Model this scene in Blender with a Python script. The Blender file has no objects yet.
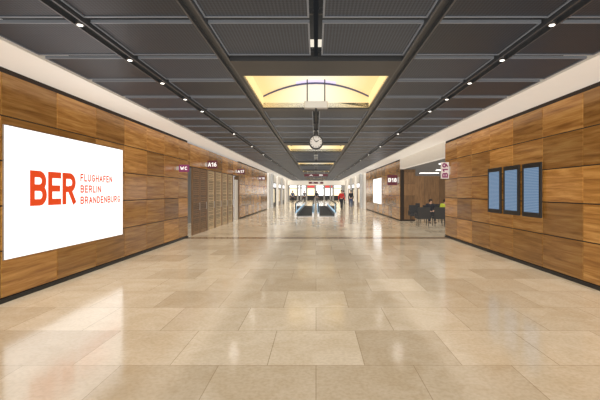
import bpy, bmesh, math, random
from mathutils import Vector, Matrix
random.seed(4)
sc=bpy.context.scene
COL=sc.collection
sc.view_settings.view_transform='Standard'
sc.view_settings.exposure=.12

# ---------------- materials ----------------
def newmat(name):
    m=bpy.data.materials.new(name); m.use_nodes=True
    nt=m.node_tree; b=nt.nodes['Principled BSDF']
    return m,nt,b
def simple(name,col,rough=.5,metal=0,emis=None,es=0,alpha=None,trans=0,noise=0.06):
    m,nt,b=newmat(name)
    b.inputs['Roughness'].default_value=rough; b.inputs['Metallic'].default_value=metal
    b.inputs['Transmission Weight'].default_value=trans
    if noise and not trans:
        tc=nt.nodes.new('ShaderNodeTexCoord'); n=nt.nodes.new('ShaderNodeTexNoise'); n.inputs['Scale'].default_value=3
        r=nt.nodes.new('ShaderNodeValToRGB')
        r.color_ramp.elements[0].color=tuple(c*(1-noise) for c in col)+(1,)
        r.color_ramp.elements[1].color=tuple(min(1,c*(1+noise)) for c in col)+(1,)
        nt.links.new(tc.outputs['Object'],n.inputs['Vector']); nt.links.new(n.outputs['Fac'],r.inputs['Fac'])
        nt.links.new(r.outputs['Color'],b.inputs['Base Color'])
    else: b.inputs['Base Color'].default_value=tuple(col)+(1,)
    if emis:
        b.inputs['Emission Color'].default_value=tuple(emis)+(1,); b.inputs['Emission Strength'].default_value=es
    return m
def wood(name,c1,c2,c3,rough=.3,vertical=False):
    m,nt,b=newmat(name); L=nt.links.new; N=nt.nodes.new
    tc=N('ShaderNodeTexCoord'); geo=N('ShaderNodeNewGeometry')
    mul=N('ShaderNodeMath'); mul.operation='MULTIPLY'; mul.inputs[1].default_value=37
    L(geo.outputs['Random Per Island'],mul.inputs[0])
    add=N('ShaderNodeVectorMath'); add.operation='ADD'; L(tc.outputs['Object'],add.inputs[0]); L(mul.outputs[0],add.inputs[1])
    mp=N('ShaderNodeMapping'); mp.inputs['Scale'].default_value=(1,.55,9) if not vertical else (8,8,1)
    L(add.outputs[0],mp.inputs['Vector'])
    n=N('ShaderNodeTexNoise'); n.inputs['Scale'].default_value=1.5; n.inputs['Detail'].default_value=8; n.inputs['Roughness'].default_value=.62; n.inputs['Distortion'].default_value=.5
    L(mp.outputs[0],n.inputs['Vector'])
    r=N('ShaderNodeValToRGB'); e=r.color_ramp.elements
    e[0].position=.3; e[0].color=c1+(1,); e[1].position=.72; e[1].color=c3+(1,)
    x=e.new(.5); x.color=c2+(1,)
    L(n.outputs['Fac'],r.inputs['Fac'])
    hs=N('ShaderNodeHueSaturation'); mr=N('ShaderNodeMapRange'); mr.inputs['To Min'].default_value=.58; mr.inputs['To Max'].default_value=1.28
    L(geo.outputs['Random Per Island'],mr.inputs['Value']); L(mr.outputs[0],hs.inputs['Value']); L(r.outputs['Color'],hs.inputs['Color'])
    L(hs.outputs[0],b.inputs['Base Color']); b.inputs['Roughness'].default_value=rough
    return m
M={}
M['wood']=wood('wood_veneer',(.25,.104,.022),(.45,.215,.052),(.65,.365,.115),.18)
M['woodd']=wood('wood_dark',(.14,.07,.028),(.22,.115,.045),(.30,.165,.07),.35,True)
M['woodl']=wood('wood_light_slat',(.44,.31,.17),(.54,.40,.23),(.64,.49,.30),.4,True)
M['black']=simple('black_metal',(.012,.012,.013),.45)
M['groove']=simple('dark_groove',(.02,.011,.006),.8)
M['slatback']=simple('slat_backing',(.09,.06,.03),.8)
M['rail']=simple('ceiling_rail',(.014,.015,.017),.4,.1)
M['railedge']=simple('ceiling_rail_edge',(.045,.048,.053),.35,.2)
M['void']=simple('ceiling_void',(.005,.005,.006),.9)
M['white']=simple('white_plaster',(.86,.83,.78),.6,noise=.02)
M['grey']=simple('grey_plaster',(.30,.295,.285),.6,noise=.05)
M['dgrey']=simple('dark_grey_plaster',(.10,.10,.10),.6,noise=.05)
M['steel']=simple('brushed_steel',(.5,.5,.5),.3,.9)
M['glass']=simple('glass',(.85,.95,.95),.03,trans=1)
M['screen']=simple('screen_white',(.8,.8,.8),.3,emis=(1,1,1),es=.95,noise=0)
M['red']=simple('logo_red',(.6,.06,.008),.6,emis=(.85,.06,.004),es=.45,noise=0)
M['signred']=simple('sign_red',(.10,.008,.02),.4,emis=(.2,.01,.04),es=.08)
M['signw']=simple('sign_white',(.9,.9,.9),.4,emis=(1,1,1),es=.4,noise=0)
M['purple']=simple('sign_purple',(.20,.015,.10),.4,emis=(.3,.03,.18),es=.1)
M['palesign']=simple('sign_pale',(.75,.70,.70),.4)
M['lamp']=simple('lamp_emitter',(1,1,1),.5,emis=(1,.95,.85),es=3,noise=0)
M['panelight']=simple('light_panel',(1,1,1),.5,emis=(1,.97,.9),es=2.2,noise=0)
M['shoplight']=simple('shop_light',(1,1,1),.5,emis=(.9,.95,1),es=1.1,noise=0)
M['shopwarm']=simple('shop_light_warm',(1,.9,.7),.5,emis=(1,.8,.5),es=.8,noise=0)
M['shopred']=simple('shop_sign_red',(.5,.03,.03),.5,emis=(.9,.06,.05),es=.6,noise=0)
M['clockface']=simple('clock_face',(.55,.55,.55),.4)
M['skin']=simple('skin',(.55,.33,.23),.6)
M['hair']=simple('hair',(.03,.018,.01),.7)
M['hivis']=simple('hivis_jacket',(.5,.56,.05),.7)
M['redcloth']=simple('red_cloth',(.55,.03,.03),.8)
M['darkcloth']=simple('dark_cloth',(.02,.022,.03),.85)
M['bluecloth']=simple('blue_cloth',(.05,.08,.16),.85)
M['greycloth']=simple('grey_cloth',(.14,.14,.15),.85)
M['shoe']=simple('shoe_leather',(.02,.015,.012),.5)
M['seat']=simple('black_leather',(.025,.025,.028),.45)
M['gold']=simple('vault_warm',(.4,.36,.27),.6,emis=(1,.70,.28),es=.8,noise=0)
M['violet']=simple('vault_violet',(.3,.27,.4),.6,emis=(.75,.68,.90),es=.75,noise=0)
M['ribblue']=simple('rib_blue',(.05,.05,.12),.4)
M['bluew']=simple('balustrade_glow',(.5,.7,.85),.3,emis=(.35,.6,.85),es=.5,noise=0)

m,nt,b=newmat('expanded_metal'); L=nt.links.new; N=nt.nodes.new
tc=N('ShaderNodeTexCoord'); mp=N('ShaderNodeMapping'); mp.inputs['Rotation'].default_value=(0,0,.785); L(tc.outputs['Object'],mp.inputs[0])
ck=N('ShaderNodeTexChecker'); ck.inputs['Scale'].default_value=38; ck.inputs['Color1'].default_value=(.011,.014,.019,1); ck.inputs['Color2'].default_value=(.036,.043,.056,1); L(mp.outputs[0],ck.inputs['Vector'])
oi=N('ShaderNodeObjectInfo'); mr=N('ShaderNodeMapRange'); mr.inputs['To Min'].default_value=.65; mr.inputs['To Max'].default_value=1.3; L(oi.outputs['Random'],mr.inputs['Value'])
mx=N('ShaderNodeHueSaturation'); L(ck.outputs[0],mx.inputs['Color']); L(mr.outputs[0],mx.inputs['Value'])
L(mx.outputs[0],b.inputs['Base Color']); b.inputs['Roughness'].default_value=.4; b.inputs['Specular IOR Level'].default_value=.25
M['mesh']=m
M['frame']=simple('panel_frame',(.14,.155,.18),.3,.1)

# floor
m,nt,b=newmat('limestone_tiles'); L=nt.links.new; N=nt.nodes.new
tc=N('ShaderNodeTexCoord')
br=N('ShaderNodeTexBrick'); br.offset=.5; br.offset_frequency=2
br.inputs['Scale'].default_value=1; br.inputs['Brick Width'].default_value=.9; br.inputs['Row Height'].default_value=.9
br.inputs['Mortar Size'].default_value=.0035; br.inputs['Mortar Smooth'].default_value=.3
br.inputs['Color1'].default_value=(.60,.495,.355,1); br.inputs['Color2'].default_value=(.80,.69,.53,1); br.inputs['Mortar'].default_value=(.38,.29,.18,1)
L(tc.outputs['Object'],br.inputs['Vector'])
n1=N('ShaderNodeTexNoise'); n1.inputs['Scale'].default_value=2.2; n1.inputs['Detail'].default_value=10; n1.inputs['Roughness'].default_value=.65; n1.inputs['Distortion'].default_value=1.2
L(tc.outputs['Object'],n1.inputs['Vector'])
r1=N('ShaderNodeValToRGB'); r1.color_ramp.elements[0].position=.35; r1.color_ramp.elements[0].color=(.87,.83,.76,1); r1.color_ramp.elements[1].position=.65; r1.color_ramp.elements[1].color=(1.0,1.0,1.0,1)
L(n1.outputs['Fac'],r1.inputs[0])
n2=N('ShaderNodeTexNoise'); n2.inputs['Scale'].default_value=28; n2.inputs['Detail'].default_value=6; L(tc.outputs['Object'],n2.inputs['Vector'])
r2=N('ShaderNodeValToRGB'); r2.color_ramp.elements[0].position=.35; r2.color_ramp.elements[0].color=(.88,.86,.83,1); r2.color_ramp.elements[1].position=.6; r2.color_ramp.elements[1].color=(1,1,1,1)
L(n2.outputs['Fac'],r2.inputs[0])
m1=N('ShaderNodeMixRGB'); m1.blend_type='MULTIPLY'; m1.inputs[0].default_value=.9; L(br.outputs['Color'],m1.inputs[1]); L(r1.outputs[0],m1.inputs[2])
m2=N('ShaderNodeMixRGB'); m2.blend_type='MULTIPLY'; m2.inputs[0].default_value=.9; L(m1.outputs[0],m2.inputs[1]); L(r2.outputs[0],m2.inputs[2])
L(m2.outputs[0],b.inputs['Base Color'])
rr=N('ShaderNodeMapRange'); rr.inputs['To Min'].default_value=.09; rr.inputs['To Max'].default_value=.18; L(n1.outputs['Fac'],rr.inputs['Value']); L(rr.outputs[0],b.inputs['Roughness'])
b.inputs['IOR'].default_value=1.7
M['floor']=m
M['band']=simple('brown_stone',(.30,.21,.13),.12,noise=.25)

m,nt,b=newmat('luminous_vault'); L=nt.links.new; N=nt.nodes.new
tc=N('ShaderNodeTexCoord'); sx=N('ShaderNodeSeparateXYZ'); L(tc.outputs['Object'],sx.inputs[0])
ab=N('ShaderNodeMath'); ab.operation='ABSOLUTE'; L(sx.outputs['X'],ab.inputs[0])
r=N('ShaderNodeValToRGB'); e=r.color_ramp.elements; e[0].position=.1; e[0].color=(.95,.87,.72,1); e[1].position=1; e[1].color=(1,.64,.2,1)
x=e.new(.55); x.color=(1,.83,.48,1)
L(ab.outputs[0],r.inputs[0]); L(r.outputs[0],b.inputs['Emission Color']); b.inputs['Emission Strength'].default_value=.74
b.inputs['Base Color'].default_value=(.3,.28,.24,1)
M['vault']=m
m,nt,b=newmat('info_display'); L=nt.links.new; N=nt.nodes.new
tc=N('ShaderNodeTexCoord'); sx=N('ShaderNodeSeparateXYZ'); L(tc.outputs['Object'],sx.inputs[0])
ml=N('ShaderNodeMath'); ml.operation='MULTIPLY'; ml.inputs[1].default_value=30; L(sx.outputs['Z'],ml.inputs[0])
fr=N('ShaderNodeMath'); fr.operation='FRACT'; L(ml.outputs[0],fr.inputs[0])
r=N('ShaderNodeValToRGB'); r.color_ramp.interpolation='CONSTANT'; e=r.color_ramp.elements; e[0].color=(.10,.19,.32,1); e[1].position=.65; e[1].color=(.22,.33,.47,1)
L(fr.outputs[0],r.inputs[0]); L(r.outputs[0],b.inputs['Emission Color']); b.inputs['Emission Strength'].default_value=.8
b.inputs['Base Color'].default_value=(.03,.05,.08,1); b.inputs['Roughness'].default_value=.25
M['info']=m

# ---------------- mesh helpers ----------------
class MB:
    def __init__(s,mats): s.bm=bmesh.new(); s.mats=mats
    def idx(s,k): return s.mats.index(k)
    def box(s,x0,x1,y0,y1,z0,z1,k=None):
        mi=s.idx(k) if k else 0
        v=[s.bm.verts.new(p) for p in [(x0,y0,z0),(x1,y0,z0),(x1,y1,z0),(x0,y1,z0),(x0,y0,z1),(x1,y0,z1),(x1,y1,z1),(x0,y1,z1)]]
        for f in [(3,2,1,0),(4,5,6,7),(0,1,5,4),(1,2,6,5),(2,3,7,6),(3,0,4,7)]:
            fc=s.bm.faces.new([v[i] for i in f]); fc.material_index=mi
    def quad(s,pts,k=None):
        fc=s.bm.faces.new([s.bm.verts.new(p) for p in pts]); fc.material_index=s.idx(k) if k else 0
    def cyl(s,c,r,d,axis='Z',k=None,seg=24,r2=None):
        mat=Matrix.Translation(c)
        if axis=='X': mat=mat@Matrix.Rotation(math.pi/2,4,'Y')
        if axis=='Y': mat=mat@Matrix.Rotation(math.pi/2,4,'X')
        n=len(s.bm.faces)
        bmesh.ops.create_cone(s.bm,cap_ends=True,segments=seg,radius1=r,radius2=r if r2 is None else r2,depth=d,matrix=mat)
        s.bm.faces.ensure_lookup_table()
        for f in list(s.bm.faces)[n:]:
            f.material_index=s.idx(k) if k else 0
            if len(f.verts)==4: f.smooth=True
    def ell(s,c,r,k=None,seg=16):
        n=len(s.bm.faces)
        bmesh.ops.create_uvsphere(s.bm,u_segments=seg,v_segments=10,radius=1,matrix=Matrix.Translation(c)@Matrix.Diagonal((*r,1)))
        s.bm.faces.ensure_lookup_table()
        for f in list(s.bm.faces)[n:]: f.material_index=s.idx(k) if k else 0; f.smooth=True
    def mesh(s,name):
        me=bpy.data.meshes.new(name); s.bm.to_mesh(me); s.bm.free()
        for k in s.mats: me.materials.append(M[k])
        return me
    def obj(s,name,loc=(0,0,0),parent=None,label=None,cat=None,group=None,kind=None,bevel=0):
        o=bpy.data.objects.new(name,s.mesh(name)); o.location=loc; COL.objects.link(o)
        return tag(o,parent,label,cat,group,kind,bevel)
def tag(o,parent=None,label=None,cat=None,group=None,kind=None,bevel=0):
    if parent: o.parent=parent
    if label: o['label']=label
    if cat: o['category']=cat
    if group: o['group']=group
    if kind: o['kind']=kind
    if bevel:
        md=o.modifiers.new('bevel','BEVEL'); md.width=bevel; md.segments=2; md.limit_method='ANGLE'
    return o
def empty(name,loc,label,cat,group=None,rz=0):
    o=bpy.data.objects.new(name,None); o.location=loc; o.rotation_euler=(0,0,rz); o.empty_display_size=.2; COL.objects.link(o)
    return tag(o,None,label,cat,group)
def copytree(src,loc,label=None,rz=None):
    o=src.copy(); COL.objects.link(o); o.location=loc
    if rz is not None: o.rotation_euler=(0,0,rz)
    if label: o['label']=label
    def rec(a,b_):
        for c in a.children:
            c2=c.copy(); COL.objects.link(c2); c2.parent=b_; rec(c,c2)
    rec(src,o); return o
# stroke lettering
def arcp(cx,cy,rx,ry,a0,a1,n=10): return [(cx+rx*math.cos(math.radians(a0+(a1-a0)*i/n)),cy+ry*math.sin(math.radians(a0+(a1-a0)*i/n))) for i in range(n+1)]
GL={
'B':(.62,[[(0,0),(0,1)],[(0,1),(.36,1)]+arcp(.36,.76,.24,.24,90,-90)+[(0,.52)],[(0,.52),(.38,.52)]+arcp(.38,.26,.25,.26,90,-90)+[(0,0)]]),
'E':(.52,[[(0,0),(0,1)],[(0,1),(.52,1)],[(0,.5),(.46,.5)],[(0,0),(.52,0)]]),
'R':(.62,[[(0,0),(0,1)],[(0,1),(.36,1)]+arcp(.36,.74,.26,.26,90,-90)+[(0,.48)],[(.32,.48),(.62,0)]]),
'F':(.5,[[(0,0),(0,1)],[(0,1),(.5,1)],[(0,.5),(.44,.5)]]),
'L':(.46,[[(0,1),(0,0)],[(0,0),(.46,0)]]),
'U':(.6,[[(0,1),(0,.3)]+arcp(.3,.3,.3,.3,180,360)+[(.6,1)]]),
'G':(.66,[arcp(.36,.5,.34,.5,50,320)+[(.64,.45),(.38,.45)]]),
'H':(.6,[[(0,0),(0,1)],[(.6,0),(.6,1)],[(0,.5),(.6,.5)]]),
'A':(.66,[[(0,0),(.33,1),(.66,0)],[(.1,.33),(.56,.33)]]),
'N':(.62,[[(0,0),(0,1),(.62,0),(.62,1)]]),
'I':(0,[[(0,0),(0,1)]]),
'D':(.62,[[(0,0),(0,1)],[(0,1),(.2,1)]+arcp(.2,.5,.42,.5,90,-90)+[(0,0)]]),
'1':(.3,[[(0,.78),(.28,1),(.28,0)]]),
'6':(.56,[arcp(.28,.3,.28,.3,0,360,16),[(.0,.32),(.1,.7),(.42,1)]]),
'7':(.5,[[(0,1),(.5,1),(.16,0)]]),
'8':(.54,[arcp(.27,.76,.22,.24,0,360,16),arcp(.27,.26,.27,.27,0,360,16)]),
'9':(.56,[arcp(.28,.7,.28,.3,0,360,16),[(.56,.68),(.46,.3),(.14,0)]]),
'W':(.9,[[(0,1),(.22,0),(.45,.8),(.68,0),(.9,1)]]),
'C':(.62,[arcp(.36,.5,.34,.5,50,310)]),
}
def text(name,s,org,xd,yd,w,h,mat,parent,depth=.004,sw=.12,gap=.2,loc=(0,0,0)):
    xd=Vector(xd); yd=Vector(yd); nd=xd.cross(yd); org=Vector(org)
    g=gap+sw; tot=0; pos=[]
    for ch in s:
        if ch==' ': tot+=.4; pos.append(None); continue
        pos.append(tot); tot+=GL[ch][0]+g
    tot=tot-g+sw
    sx=w/tot; b=bmesh.new(); zc=[0]
    def segc(p,q,first,last):
        D=Vector(((q[0]-p[0])*sx,(q[1]-p[1])*(1-sw)*h))
        if D.length<1e-6: return
        D.normalize(); n_=Vector((-D.y,D.x))*(sw*h/2)
        k1=.5 if first else .12; k2=.5 if last else .12
        A=Vector(((p[0]+sw/2)*sx,(sw/2+p[1]*(1-sw))*h))-D*(sw*h*k1); B=Vector(((q[0]+sw/2)*sx,(sw/2+q[1]*(1-sw))*h))+D*(sw*h*k2)
        zc[0]+=.00002; z=depth+zc[0]
        b.faces.new([b.verts.new(org+xd*k.x+yd*k.y+nd*z) for k in (A+n_,A-n_,B-n_,B+n_)])
    for ch,x0 in zip(s,pos):
        if x0 is None: continue
        for st in GL[ch][1]:
            pts=[(x0+px,py) for px,py in st]
            for i in range(len(pts)-1):
                segc(pts[i],pts[i+1],i==0,i==len(pts)-2)
    me=bpy.data.meshes.new(name); b.to_mesh(me); b.free(); me.materials.append(M[mat])
    o=bpy.data.objects.new(name,me); COL.objects.link(o); o.location=loc; o.parent=parent
    return o

XL,XR,HC=-4.5,4.6,3.4
WT=3.33
LC=2.85
END=62
# ---------------- shell ----------------
b=MB(['floor']); b.box(-9,16,-4,END+16,-.2,0); b.obj('floor',kind='structure')
b=MB(['band']); b.box(XL,XR,13.3,13.85,0,.002); b.obj('trim_1',kind='structure')
b=MB(['band']); b.box(XL,XR,23.6,24.0,0,.002); b.obj('trim_2',kind='structure')
b=MB(['void']); b.box(-9,16,-4,END+16,4.15,4.3); b.obj('ceiling',kind='structure')
def woodwall(name,x,side,y0,y1,phase,z0=.07,z1=WT,mat='wood'):
    b=MB(['groove',mat])
    t=.02
    b.box(min(x,x-side*.2), max(x,x-side*.2), y0,y1,0 if z0<1 else z0,HC if z0<1 else z1,'groove')
    rows=[(z0,.75),(.75,1.4),(1.4,2.05),(2.05,2.7),(2.7,z1)] if z0<1 else [(z0,z1)]
    k=math.floor((y0-phase)/1.2)
    y=phase+1.2*k
    while y<y1-.01:
        a=max(y,y0); c=min(y+1.2,y1)
        if c-a>.05:
            for (p,q) in rows:
                xa,xb=(x,x+t) if side>0 else (x-t,x)
                b.box(xa,xb,a+.011,c-.011,p+.011,q-.011,mat)
        y+=1.2
    return b.obj(name,kind='structure')
woodwall('wall_left',XL-.02,1,-2.82,13.7,6.78)
woodwall('wall_right',XR+.02,-1,-2.82,13.9,6.72)
b=MB(['black']); b.box(XL,XL+.015,-2.82,13.7,0,.06); b.obj('baseboard_left',kind='structure')
b=MB(['black']); b.box(XR-.015,XR,-2.82,13.9,0,.06); b.obj('baseboard_right',kind='structure')
b=MB(['white']); b.box(XL-.3,-3.72,-2.82,END,HC,HC+.25); b.obj('ceiling_soffit_left',kind='structure')
b=MB(['white']); b.box(3.72,XR+.3,-2.82,END,HC,HC+.25); b.obj('ceiling_soffit_right',kind='structure')
woodwall('wall_left_lintel',XL-.02,1,13.7,23,13.98,2.52,WT)
b=MB(['grey','groove']); b.box(-6.7,-6.5,13.4,24,0,4.1); b.obj('wall_left_back',kind='structure')
b=MB(['woodd']); b.box(-6.5,XL-.22,13.5,13.7,0,HC-.001); b.obj('wall_left_return',kind='structure')
woodwall('wall_left_far',XL-.02,1,23,36,13.98)
b=MB(['white']); b.box(XL-.2,XL,37.2,END,0,HC-.001); b.obj('wall_left_end',kind='structure')
b=MB(['woodd']); b.box(-6.5,-6.3,36,38,0,HC); b.obj('wall_left_niche',kind='structure')
woodwall('wall_right_mid',XR+.02,-1,21.4,36,13.98)
b=MB(['white']); b.box(XR,XR+.2,13.9,21.4,LC,HC-.001); b.obj('wall_right_header',kind='structure')
b=MB(['woodd','groove'])
for i in range(5): b.box(XR+.23,XR+.85,21.38,21.4,[.1,.75,1.4,2.05,2.7][i],[.74,1.39,2.04,2.69,2.84][i],'woodd')
b.box(XR+.23,XR+.85,21.4,22.4,0,2.84,'groove'); b.obj('wall_right_pier',kind='structure')
b=MB(['white']); b.box(XR,XR+.2,37.5,END,0,HC-.001); b.obj('wall_right_end',kind='structure')
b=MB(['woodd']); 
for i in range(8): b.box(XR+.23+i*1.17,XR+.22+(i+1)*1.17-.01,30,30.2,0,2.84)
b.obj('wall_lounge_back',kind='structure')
b=MB(['grey']); b.box(13.8,14,14.1,30,0,2.84); b.obj('wall_lounge_side',kind='structure')
b=MB(['grey']); b.box(XR+.22,14,13.7,13.9,0,2.84); b.obj('wall_lounge_front',kind='structure')
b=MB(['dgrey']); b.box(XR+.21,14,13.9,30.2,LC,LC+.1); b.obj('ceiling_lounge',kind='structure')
b=MB(['white','grey'])
b.box(XL-1,XR+1,END,END+.2,2.7,4.1,'white')
for x in (XL,-2.4,2.3,XR): b.box(x-.12,x+.12,END,END+.2,0,2.7,'grey')
b.obj('wall_end',kind='structure')
b=MB(['grey','shoplight','shopwarm','shopred','black'])
b.box(-6,6,END+15,END+15.2,0,4.1,'grey')
for i in range(6):
    x=-5.2+i*1.75; k=['shopwarm','shoplight','shopwarm','shoplight','shoplight','shopwarm'][i]
    b.box(x,x+1.4,END+14.95,END+15,.9,2.3,k); b.box(x,x+1.4,END+14.9,END+15,2.5,2.85,'shopred' if i in (2,4) else 'shoplight')
    b.box(x,x+1.4,END+14.9,END+15,0,.9,'black')
b.obj('wall_lobby_end',kind='structure')
b=MB(['white']); b.box(-6,-5.8,END+.2,END+15,0,4.1); b.obj('wall_lobby_left',kind='structure')
b=MB(['white']); b.box(5.8,6,END+.2,END+15,0,4.1); b.obj('wall_lobby_right',kind='structure')
for i,(x,y) in enumerate([(-3.2,66),(0,66),(3.2,66),(-3.2,72),(0,72),(3.2,72)]):
    b=MB(['panelight']); b.box(-.9,.9,-.4,.4,-.04,0); b.obj('ceiling_light_panel',(x,y,3.3),label='white rectangular lobby ceiling light at corridor end',cat='ceiling light',group='lobby light panels')
for i,(x,y) in enumerate([(-4.38,39),(-4.38,44.5),(-4.38,50),(-4.38,56),(4.48,39),(4.48,44.5),(4.48,50),(4.48,56)]):
    b=MB(['steel' if i%2==0 else 'white']); b.box(x-.11,x+.11,y-.3,y+.3,0,HC-.002); b.obj('trim_%d'%(i+3),kind='structure')
b=MB(['black','shoplight','woodd','shopwarm'])
for i,y in enumerate((39.8,45.4,51)): 
    b.box(XL+.0,XL+.06,y,y+3.6,0,2.6,'black' if i!=1 else 'woodd'); b.box(XL+.06,XL+.08,y+.3,y+3.3,2.1,2.5,'shoplight'); b.box(XL+.06,XL+.08,y+.4,y+1.6,.5,1.9,'shopwarm')
b.obj('door_1',kind='structure')
b=MB(['black','shoplight','woodd','shopwarm'])
for i,y in enumerate((39.8,45.4,51)): 
    b.box(XR-.06,XR,y,y+3.6,0,2.6,'woodd' if i!=1 else 'black'); b.box(XR-.08,XR-.06,y+.3,y+3.3,2.1,2.5,'shoplight'); b.box(XR-.08,XR-.06,y+.4,y+1.6,.5,1.9,'shopwarm')
b.obj('door_2',kind='structure')

# ---------------- ceiling grid ----------------
P=1.1125
cols=[(-3.68,-2.60),(-2.42,-1.31),(-1.16,-.07),(.07,1.16),(1.31,2.42),(2.60,3.68)]
def panelmesh(w,l,mb=None,ox=0,oy=0):
    b=mb or MB(['mesh','frame'])
    f=.02
    b.box(ox-w/2+f,ox+w/2-f,oy-l/2+f,oy+l/2-f,.012,.03,'mesh')
    for s in (-1,1):
        b.box(ox+s*(w/2-f/2)-f/2,ox+s*(w/2-f/2)+f/2,oy-l/2,oy+l/2,0,.035,'frame')
        b.box(ox-w/2+f,ox+w/2-f,oy+s*(l/2-f/2)-f/2,oy+s*(l/2-f/2)+f/2,0,.035,'frame')
    return b
pm={}
far=MB(['mesh','frame'])
for k in range(-6,51):
    y0=5.24+P*k
    for ci,(a,c) in enumerate(cols):
        if ci in (2,3) and k%8 in (0,1,2): continue
        w=round(c-a,2); l=P-.12
        if k<38:
            if w not in pm: pm[w]=panelmesh(w,l).mesh('ceiling_panel')
            o=bpy.data.objects.new('ceiling_panel',pm[w]); COL.objects.link(o); o.location=((a+c)/2,y0+P/2,HC+.015)
            tag(o,None,'dark grey expanded-metal ceiling panel in a light-edged frame','ceiling panel','metal ceiling panels')
        else: panelmesh(w,l,far,(a+c)/2,y0+P/2)
far.obj('ceiling_panel',(0,0,HC+.015),label='distant rows of dark expanded-metal ceiling panels',cat='ceiling panel',kind='stuff')
def rail(name,x,w,drop):
    b=MB(['rail','railedge']); 
    b.box(x-w/2,x-w/2+.02,-1.5,END,HC-drop,HC+.16,'railedge'); b.box(x+w/2-.02,x+w/2,-1.5,END,HC-drop,HC+.16,'railedge'); b.box(x-w/2+.02,x+w/2-.02,-1.5,END,HC+.03,HC+.06,'rail')
    return b.obj(name,kind='structure')
for i,x in enumerate((-2.51,-1.235,1.235,2.51)): rail('ceiling_rail_%d'%(i+1),x,.14,.02)
b=MB(['rail'])
for k in range(-6,51):
    y=5.24+P*k
    for (a,c) in [(-3.7,-1.31),(1.31,3.7)]: b.box(a,c,y-.02,y+.02,HC+.08,HC+.14)
    if k%8 in (0,3,4,5,6,7): b.box(-1.16,1.16,y-.02,y+.02,HC+.08,HC+.14)
    if k%8==3:
        b.box(-.025,.025,y,y+5*P-.01,HC+.02,HC+.08)
b.box(-.025,.025,-1.4,5.26,HC+.02,HC+.08)
b.obj('ceiling_crossbars',kind='structure')
for k in range(0,7):
    ya=5.95+8.9*k; yb=ya+2.35; hw=1.12
    if yb>END: break
    root=empty('ceiling_light_vault',(0,(ya+yb)/2,HC),'luminous vaulted ceiling recess glowing warm yellow with dark frame','ceiling light','vaulted ceiling lights')
    h=(yb-ya)/2
    b=MB(['vault','gold','violet'])
    seg=16; arc=[]
    for i in range(seg+1):
        t=-1+2*i/seg; arc.append((t*hw,.25+.28*(1-t*t)))
    for i in range(seg):
        (x1,z1),(x2,z2)=arc[i],arc[i+1]
        b.quad([(x1,-h,z1),(x1,h-.2,z1),(x2,h-.2,z2),(x2,-h,z2)],'vault')
        mm='violet' if 5<=i<=10 else 'vault'
        b.quad([(x1,h-.2,z1),(x1,h,z1),(x2,h,z2),(x2,h-.2,z2)],mm)
    for s in (-1,1): b.quad([(s*hw,-h,0),(s*hw,h,0),(s*hw,h,.25),(s*hw,-h,.25)],'gold')
    for s in (-1,1): b.quad([(x,s*h,z) for x,z in arc]+[(hw,s*h,0),(-hw,s*h,0)],'vault')
    b.obj('light_diffuser',parent=root)
    b=MB(['ribblue'])
    for i in range(seg):
        (x1,z1),(x2,z2)=arc[i],arc[i+1]
        b.quad([(x1,h-.02,z1-.04),(x2,h-.02,z2-.04),(x2,h-.02,z2),(x1,h-.02,z1)]); b.quad([(x1,h-.05,z1-.04),(x2,h-.05,z2-.04),(x2,h-.02,z2-.04),(x1,h-.02,z1-.04)])
    b.obj('arched_rib',parent=root)
    b=MB(['rail','frame'])
    b.box(-1.16,1.16,-h-.68,-h,-.03,.1,'rail'); b.box(-1.16,1.16,h,h+.25,-.03,.1,'rail')
    for s in (-1,1): b.box(s*1.14-.02,s*1.14+.02,-h,h,-.03,.03,'rail')
    b.obj('recess_frame',parent=root)
b=MB(['black']); b.cyl((0,0,0),.045,.05,seg=20); hm=b.mesh('downlight')
b=MB(['lamp']); b.cyl((0,0,-.027),.028,.006,seg=20); lm=b.mesh('lamp_disc')
for k in range(-6,50):
    if k>3 and k%3: continue
    for x in (-2.51,2.51):
        y=5.24+P*k+.02
        o=bpy.data.objects.new('downlight',hm); COL.objects.link(o); o.location=(x,y,HC-.0)
        tag(o,None,'small round black downlight recessed in the ceiling rail','ceiling light','rail downlights')
        d=bpy.data.objects.new('lamp_disc',lm); COL.objects.link(d); d.parent=o
        if k%3==0:
            li=bpy.data.lights.new('spot','SPOT'); li.energy=6; li.spot_size=math.radians(165); li.spot_blend=.6; li.shadow_soft_size=.045; li.color=(1,.95,.88)
            lo=bpy.data.objects.new('spot',li); COL.objects.link(lo); lo.parent=o; lo.location=(0,0,-.06)

# ---------------- advertising screen ----------------
def bigscreen(y0,y1,z0,z1,side,label):
    x=XL+.022 if side<0 else XR-.022
    root=empty('display_screen',(x,(y0+y1)/2,(z0+z1)/2),label,'screen')
    w=(y1-y0)/2; h=(z1-z0)/2; s=-side
    b=MB(['steel']); b.box(min(0,s*.02),max(0,s*.02),-w,w,-h,h); b.obj('housing',parent=root)
    b=MB(['screen']); b.box(min(s*.02,s*.03),max(s*.02,s*.03),-w+.01,w-.01,-h+.01,h-.01); b.obj('display_panel',parent=root)
    return root
R=bigscreen(5.57,8.98,.62,2.57,-1,'large bright white wall screen with red airport lettering')
def T(s,y0,y1,z0,z1,sw,gap):
    return text('lettering',s,(.031,y0-7.275,z0-1.595),(0,1,0),(0,0,1),y1-y0,z1-z0,'red',R,.003,sw,gap)
T('BER',6.07,7.20,1.38,1.94,.19,.13)
T('FLUGHAFEN',7.36,8.50,1.80,1.945,.19,.2)
T('BERLIN',7.36,8.06,1.585,1.73,.19,.2)
T('BRANDENBURG',7.36,8.84,1.37,1.515,.19,.2)
bigscreen(27.2,31,.75,2.6,1,'bright white illuminated wall screen on wood panelling')

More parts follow.
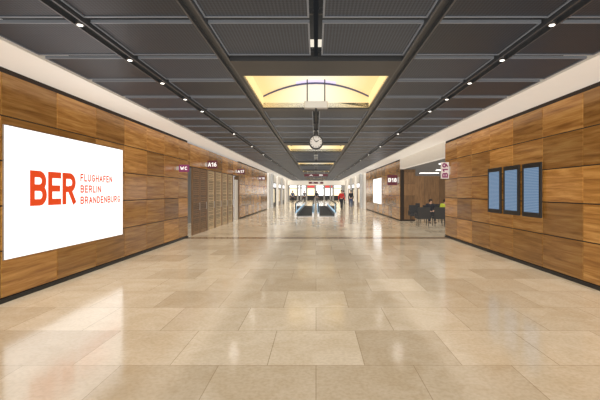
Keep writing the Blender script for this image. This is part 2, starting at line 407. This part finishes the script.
# ---------------- info displays ----------------
r0=None
for i in range(3):
    y=8.24+i*.86
    lab='tall black-framed flight information display showing blue rows'
    if r0 is None:
        r0=empty('information_display',(XR-.022,y,1.64),lab,'screen','flight information displays')
        b=MB(['black']); b.box(-.03,0,-.355,.355,-.57,.57); b.obj('housing',parent=r0,bevel=.004)
        b=MB(['black'])
        for s in (-1,1):
            b.box(-.038,-.03,s*.322-.033,s*.322+.033,-.57,.57); b.box(-.038,-.03,-.29,.29,s*.52-.05,s*.52+.05)
        b.obj('bezel',parent=r0)
        b=MB(['info']); b.box(-.033,-.03,-.29,.29,-.47,.47); b.obj('display_panel',parent=r0)
    else: copytree(r0,(XR-.022,y,1.64))

# ---------------- flag signs ----------------
def flag(x0,x1,y,z0,z1,txt,mat,label,wallx,tw=.75,th=.5,tmat='signw'):
    root=empty('gate_sign',((x0+x1)/2,y,(z0+z1)/2),label,'sign')
    w=(x1-x0)/2;h=(z1-z0)/2
    b=MB([mat]); b.box(-w,w,-.03,.03,-h,h); b.obj('sign_panel',parent=root,bevel=.004)
    b=MB(['steel']); a=wallx-(x0+x1)/2
    e=-w if a<0 else w
    b.box(min(a,e),max(a,e),-.02,.02,-h*.5,h*.5); b.obj('bracket',parent=root)
    if txt: text('lettering',txt,(-w*tw,-.031,-h*th),(1,0,0),(0,0,1),2*w*tw,2*h*th,tmat,root,.003,.2,.2)
    return root
flag(-4.42,-4.1,12.6,2.25,2.48,'WC','purple','small purple pictogram sign projecting from wood wall',XL,.7,.5)
flag(-4.42,-4.02,15.9,2.56,2.88,'A16','signred','dark red gate sign with white lettering above slatted doors',XL,.85,.55)
flag(-4.42,-4.0,21.9,2.6,2.9,'A17','signred','dark red gate sign with white lettering at doorway',XL,.85,.55)
flag(3.97,4.52,21.7,1.98,2.55,'B18','signred','dark red gate sign with white number on wood wall',XR,.85,.4)
rt=flag(4.29,4.56,13.4,2.06,2.62,'','palesign','narrow pale vertical gate sign with large magenta letters at wall end',XR)
text('lettering','B19',(.10,-.031,-.25),(0,0,1),(-1,0,0),.50,.20,'purple',rt,.003,.24,.16)
flag(-4.42,-3.9,30,2.5,2.8,'A18','signred','dark red gate sign with white lettering on wood wall',XL,.85,.55)
def oversign(y,z0,z1,w,txt,label):
    root=empty('overhead_sign',(0,y,(z0+z1)/2),label,'sign')
    h=(z1-z0)/2
    b=MB(['signred']); b.box(-w,w,-.06,.06,-h,h); b.obj('sign_panel',parent=root)
    for s in (-1,1):
        b=MB(['steel']); b.cyl((s*w*.7,0,(HC-.02-z1)/2+h),.02,HC-.02-z1,seg=10); b.obj('hanger_rod',parent=root)
    text('lettering',txt,(-w*.6,-.061,-h*.6),(1,0,0),(0,0,1),w*1.2,h*1.2,'signw',root,.003,.2,.3)
oversign(33,2.92,3.12,1.0,'A  B','dark red overhead direction sign with white lettering')
oversign(48,2.6,2.85,.9,'A  B','distant dark red overhead direction sign')

# ---------------- clock ----------------
cy=8.0; cz=2.62
root=empty('station_clock',(0,cy,cz),'round double-faced white clock hanging from ceiling box','clock')
b=MB(['black']); b.cyl((0,0,0),.15,.10,'Y',seg=40); b.obj('clock_case',parent=root)
for s in (-1,1):
    b=MB(['clockface','black']); b.cyl((0,s*.052,0),.12,.006,'Y',k='clockface',seg=40)
    for i in range(12):
        a=i*math.pi/6; c,s_=math.cos(a),math.sin(a)
        p=Vector((c*.102,s*.0555,s_*.102)); b.box(p.x-.008,p.x+.008,p.y-.001,p.y+.001,p.z-.008,p.z+.008,'black')
    b.obj('clock_face',parent=root)
    for nm,a,l,w in (('hour_hand',math.radians(60),.065,.012),('minute_hand',math.radians(-40),.095,.009)):
        b=MB(['black']); dx,dz=math.sin(a),math.cos(a)
        b.quad([(-dz*w,s*.058,dx*w),(dz*w,s*.058,-dx*w),(dx*l+dz*w*.5,s*.058,dz*l-dx*w*.5),(dx*l-dz*w*.5,s*.058,dz*l+dx*w*.5)]); b.obj(nm,parent=root)
b=MB(['black']); b.cyl((0,0,.42),.022,.54,seg=14); b.cyl((0,0,.18),.045,.09,seg=14); b.obj('hanger_rod',parent=root)
b=MB(['rail','steel']); b.box(-.24,.24,-.07,.07,.69,.83,'steel'); b.obj('mounting_box',parent=root,bevel=.01)
for s in (-1,1):
    b=MB(['rail']); b.cyl((s*.18,0,1.06),.012,.46,seg=8); b.obj('suspension_rod',parent=root)

# ---------------- slatted doors ----------------
def louvre(y,w,mat,label,grp):
    root=empty('slatted_door',(XL-.02,y+w/2,0),label,'door',grp)
    b=MB([mat]); h=w/2-.015
    b.box(-.06,0,-h,-h+.07,0,2.5); b.box(-.06,0,h-.07,h,0,2.5); b.box(-.06,0,-h+.07,h-.07,0,.12); b.box(-.06,0,-h+.07,h-.07,2.4,2.5); b.obj('door_frame',parent=root)
    b=MB([mat,'slatback']); 
    z=.14
    while z<2.38: b.box(-.04,-.012,-h+.07,h-.07,z,z+.055,mat); z+=.075
    b.box(-.055,-.045,-h+.07,h-.07,.12,2.4,'slatback'); b.obj('slats',parent=root)
    b=MB(['steel']); b.cyl((.03,h-.11,1.05),.012,.3,seg=10); b.box(0,.03,h-.115,h-.105,.93,.95); b.box(0,.03,h-.115,h-.105,1.15,1.17); b.obj('handle',parent=root)
    return root
w=1.0
a=louvre(14.3,.9,'woodd','dark brown wooden slatted door beside wood wall','dark slatted doors')
copytree(a,(XL-.02,15.22+.45,0))
a=louvre(16.35,w,'woodl','light brown wooden slatted door in a folding row','light slatted doors')
for i in range(1,4): copytree(a,(XL-.02,16.35+i*1.25+w/2,0))
b=MB(['woodd'])
for y in (16.12,17.38,18.63,19.88,21.15,22.8): b.box(XL-.3,XL-.01,y,y+.18,0,2.515)
b.obj('trim_20',kind='structure')
b=MB(['white']); b.box(XL-.1,XL-.06,22.0,22.75,0,2.3); b.obj('door_3',kind='structure')

# ---------------- moving walkways ----------------
def walkway(x,y0,Ln):
    root=empty('moving_walkway',(x,y0,0),'moving walkway with glass balustrades and black handrails','moving walkway','moving walkways')
    b=MB(['steel','black']); b.box(-.5,.5,0,1.2,0,.015,'steel'); b.obj('comb_plate',parent=root)
    b=MB(['rail']); b.box(-.5,.5,1.2,Ln,0,.03)
    for i in range(60): b.box(-.48,.48,1.25+i*.3,1.4+i*.3,.03,.036)
    b.obj('belt',parent=root)
    for s in (-1,1):
        br_=bpy.data.objects.new('balustrade',None); COL.objects.link(br_); br_.parent=root
        b=MB(['steel']); b.box(s*.56-.07,s*.56+.07,.1,Ln,0,.24); b.obj('skirt',parent=br_,bevel=.01)
        b=MB(['bluew','glass']); b.box(s*.56-.012,s*.56+.012,.4,Ln,.25,.86,'glass'); b.box(s*.56-.03,s*.56+.03,.2,Ln,.24,.34,'bluew'); b.box(s*.56-.05,s*.56+.05,.30,.39,.25,.84,'bluew'); b.obj('glass_panel',parent=br_)
        cu=bpy.data.curves.new('h','CURVE'); cu.dimensions='3D'; cu.bevel_depth=.035; cu.resolution_u=6
        sp=cu.splines.new('POLY'); pts=[(s*.56,.35,.3)]
        for i in range(9):
            an=-math.pi/2-math.pi*i/8; pts.append((s*.56,.3+.3*math.cos(an),.58+.3*math.sin(an)))
        pts.append((s*.56,Ln,.88)); sp.points.add(len(pts)-1)
        for q,p in zip(sp.points,pts): q.co=(*p,1)
        t=bpy.data.objects.new('t',cu); COL.objects.link(t); bpy.context.view_layer.update()
        me=bpy.data.meshes.new_from_object(t.evaluated_get(bpy.context.evaluated_depsgraph_get())); bpy.data.objects.remove(t)
        me.materials.clear(); me.materials.append(M['black'])
        h=bpy.data.objects.new('handrail',me); COL.objects.link(h); h.parent=br_
walkway(-.75,25,18); walkway(.71,25,18)

# ---------------- people ----------------
def skinmesh(name,verts,edges,mat,root_i=0,sub=1):
    bm=bmesh.new(); lay=bm.verts.layers.skin.verify(); vs=[]
    for i,(p,r_) in enumerate(verts):
        v=bm.verts.new(p); v[lay].radius=(r_,r_) if not isinstance(r_,tuple) else r_; v[lay].use_root=(i==root_i); vs.append(v)
    for a_,b_ in edges: bm.edges.new((vs[a_],vs[b_]))
    me=bpy.data.meshes.new(name); bm.to_mesh(me); bm.free()
    t=bpy.data.objects.new('t',me); COL.objects.link(t)
    t.modifiers.new('s','SKIN'); sd=t.modifiers.new('u','SUBSURF'); sd.levels=sub
    bpy.context.view_layer.update()
    me2=bpy.data.meshes.new_from_object(t.evaluated_get(bpy.context.evaluated_depsgraph_get())); bpy.data.objects.remove(t)
    me2.materials.clear(); me2.materials.append(M[mat]); me2.name=name
    for p in me2.polygons: p.use_smooth=True; p.material_index=0
    return me2
STAND=dict(pel=(0,0,.96),sp=(0,0,1.15),ch=(0,0,1.35),nk=(0,.01,1.5),hb=(0,0,1.57),hm=(0,-.01,1.66),ht=(0,0,1.735),
 sh=(.17,0,1.43),el=(.24,.03,1.15),wr=(.25,-.05,.91),hip=(.09,0,.88),kn=(.10,-.02,.5),an=(.10,.02,.09),toe=(.12,-.13,.04))
WALK=dict(STAND,stride=.16)
SIT=dict(pel=(0,0,.55),sp=(0,.0,.72),ch=(0,-.03,.90),nk=(0,-.08,1.02),hb=(0,-.12,1.07),hm=(0,-.16,1.14),ht=(0,-.17,1.21),
 sh=(.17,-.03,.97),el=(.24,-.08,.74),wr=(.12,-.3,.66),hip=(.10,-.06,.53),kn=(.13,-.45,.52),an=(.13,-.42,.09),toe=(.14,-.57,.04))
def person(loc,rz,P_,top,bottom,label,hair='hair'):
    g=P_.get('stride',0)
    root=empty('person',loc,label,'person',rz=rz)
    def m_(k,s):
        x,y,z=P_[k]; y2=y
        if g:
            if k=='kn': y2+=s*g*.5-.03
            if k in('an','toe'): y2+=s*g
            if k=='wr': y2-=s*g
            if k=='el': y2-=s*g*.4
        return (s*x,y2,z)
    V=[(P_['pel'],.11),(P_['sp'],.1),(P_['ch'],.12),(P_['nk'],.055),(P_['hb'],.058),(P_['hm'],.085),(P_['ht'],.06)]
    E=[(0,1),(1,2),(2,3),(3,4),(4,5),(5,6)]
    hm=Vector(P_['hm'])
    V.append((tuple(hm+Vector((0,-.1,-.01))),.014)); E.append((5,7))
    for s in (-1,1):
        i=len(V); V+= [(m_('sh',s),.055),(m_('el',s),.038),(m_('wr',s),.025)]
        E+=[(2,i),(i,i+1),(i+1,i+2)]
        w_=Vector(m_('wr',s)); e_=Vector(m_('el',s)); d=(w_-e_).normalized()
        side=Vector((0,1,0)) if P_ is not SIT else Vector((1,0,0))
        V.append((tuple(w_+d*.07),.03)); E.append((i+2,i+3)); pi=i+3
        for j in range(4):
            off=side*(-.03+.02*j); q=w_+d*(.12)+off; L1=[.04,.05,.045,.03][j]
            ii=len(V); V+=[(tuple(q),.009),(tuple(q+d*L1+Vector((-s*.012,0,0))),.008)]; E+=[(pi,ii),(ii,ii+1)]
        ii=len(V); q=w_+d*.05-side*.045; V+=[(tuple(q),.011),(tuple(q+d*.045-side*.012),.009)]; E+=[(i+2,ii),(ii,ii+1)]
        i=len(V); V+=[(m_('hip',s),.08),(m_('kn',s),.05),(m_('an',s),.035),(m_('toe',s),.03)]; E+=[(0,i),(i,i+1),(i+1,i+2),(i+2,i+3)]
    o=bpy.data.objects.new('body',skinmesh('body',V,E,'skin')); COL.objects.link(o); o.parent=root
    V=[(P_['pel'],.135),(P_['sp'],.13),(P_['ch'],.145),(tuple(Vector(P_['nk'])-Vector((0,0,.02))),.075)]; E=[(0,1),(1,2),(2,3)]
    for s in (-1,1):
        i=len(V); w_=Vector(m_('wr',s)); e_=Vector(m_('el',s))
        V+=[(m_('sh',s),.072),(m_('el',s),.056),(tuple(e_.lerp(w_,.95)),.042)]; E+=[(2,i),(i,i+1),(i+1,i+2)]
    o=bpy.data.objects.new('jacket',skinmesh('jacket',V,E,top)); COL.objects.link(o); o.parent=root
    V=[(P_['pel'],.125)];E=[]
    for s in (-1,1):
        i=len(V); V+=[(m_('hip',s),.1),(m_('kn',s),.07),(m_('an',s),.055)]; E+=[(0,i),(i,i+1),(i+1,i+2)]
    o=bpy.data.objects.new('trousers',skinmesh('trousers',V,E,bottom)); COL.objects.link(o); o.parent=root
    for s in (-1,1):
        a_=Vector(m_('an',s)); t_=Vector(m_('toe',s))
        b=MB(['shoe']); c=(a_+t_)/2; b.ell((c.x,c.y,.045),(.05,.14,.045)); b.obj('shoe',parent=root)
        b=MB(['black']); b.ell((s*.032,hm.y-.085,hm.z+.015),(.011,.008,.008)); b.obj('eye',parent=root)
    b=MB([hair]); b.ell((hm.x,hm.y+.025,hm.z+.035),(.098,.105,.095)); b.obj('hair',parent=root)
    return root
person((2.35,36,0),.3,WALK,'redcloth','darkcloth','person in red jacket walking across the hall')
person((3.4,38,0),-.4,STAND,'darkcloth','bluecloth','person in dark jacket standing')
person((3.3,47,0),2.8,WALK,'greycloth','darkcloth','person in grey jacket walking away')
person((.1,48,0),3.1,STAND,'darkcloth','greycloth','person in dark coat beyond the walkway')
person((-3.0,50,0),.2,WALK,'bluecloth','darkcloth','distant person in blue jacket walking')
person((-1.6,54,0),.2,WALK,'greycloth','darkcloth','distant person in grey jacket walking')

# ---------------- lounge chairs ----------------
def chair(loc,rz,mat,label):
    root=empty('lounge_chair',loc,label,'chair','lounge chairs',rz)
    b=MB([mat]); b.box(-.27,.27,-.27,.25,.34,.44); b.obj('seat',parent=root,bevel=.03)
    b=MB([mat]); 
    b.quad([(-.27,.2,.4),(.27,.2,.4),(.27,.3,.9),(-.27,.3,.9)]); b.quad([(-.27,.28,.4),(-.27,.38,.9),(.27,.38,.9),(.27,.28,.4)])
    b.quad([(-.27,.3,.9),(.27,.3,.9),(.27,.38,.9),(-.27,.38,.9)])
    for s in (-1,1): b.quad([(s*.27,.2,.4),(s*.27,.28,.4),(s*.27,.38,.9),(s*.27,.3,.9)])
    b.obj('backrest',parent=root)
    for s in (-1,1):
        b=MB([mat]); b.box(s*.31-.03,s*.31+.03,-.25,.3,.58,.62); b.box(s*.31-.025,s*.31+.025,-.2,-.15,.36,.58); b.box(s*.31-.025,s*.31+.025,.2,.25,.36,.58); b.obj('armrest',parent=root,bevel=.01)
        for t in (-1,1):
            b=MB(['black']); b.cyl((s*.22,t*.2,.17),.016,.34,seg=10); b.obj('leg',parent=root)
    return root
cs=[(5.2,20.4,-.05,'seat'),(5.95,20.4,0,'seat'),(6.7,20.4,.05,'seat'),(7.45,20.4,.05,'seat'),(5.75,18.3,3.1,'seat'),(5.0,18.3,3.1,'seat'),(7.0,22.5,.1,'seat'),(7.9,22.5,0,'seat'),(6.2,24,0,'seat')]
for x,y,rz,mt in cs: chair((x,y,0),rz,mt,'black upholstered lounge chair with armrests')
person((6.7,20.38,-.02),.05,SIT,'hivis','darkcloth','seated person in yellow high-visibility jacket')
person((5.95,20.38,-.02),0,SIT,'darkcloth','darkcloth','seated person in dark clothing')
for i,(x,y) in enumerate([(7.4,22),(7.4,25.5),(9.8,22),(9.8,25.5),(6,17),(9,17)]):
    b=MB(['panelight']); b.box(-.6,.6,-.15,.15,-.04,0); b.obj('ceiling_light_panel',(x,y,LC),label='rectangular white light panel on lounge ceiling',cat='ceiling light',group='lounge light panels')

# ---------------- lights, world, camera ----------------
def sun(rot,e,col,ang):
    li=bpy.data.lights.new('fill_sun','SUN'); li.energy=e; li.color=col; li.angle=math.radians(ang)
    li.use_shadow=False
    try: li.cycles.cast_shadow=False
    except Exception: pass
    o=bpy.data.objects.new('fill_sun',li); COL.objects.link(o); o.rotation_euler=rot; return o
sun((0,0,0),2.15,(1,.97,.92),60)
sun((math.radians(90),math.radians(75),0),1.2,(1,.95,.87),60)
sun((math.radians(90),math.radians(-75),0),1.2,(1,.95,.87),60)
sun((math.pi,0,0),1.8,(.94,.97,1),90)
w=bpy.data.worlds.new('World'); sc.world=w; w.use_nodes=True
bg=w.node_tree.nodes['Background']; bg.inputs[0].default_value=(1,.98,.96,1); bg.inputs[1].default_value=1.0
cam=bpy.data.cameras.new('Camera'); cam.lens=23.4; cam.sensor_width=36; cam.shift_x=-16/600; cam.shift_y=-8/600
co=bpy.data.objects.new('Camera',cam); COL.objects.link(co); co.location=(0,0,1.6); co.rotation_euler=(math.pi/2,0,0)
sc.camera=co
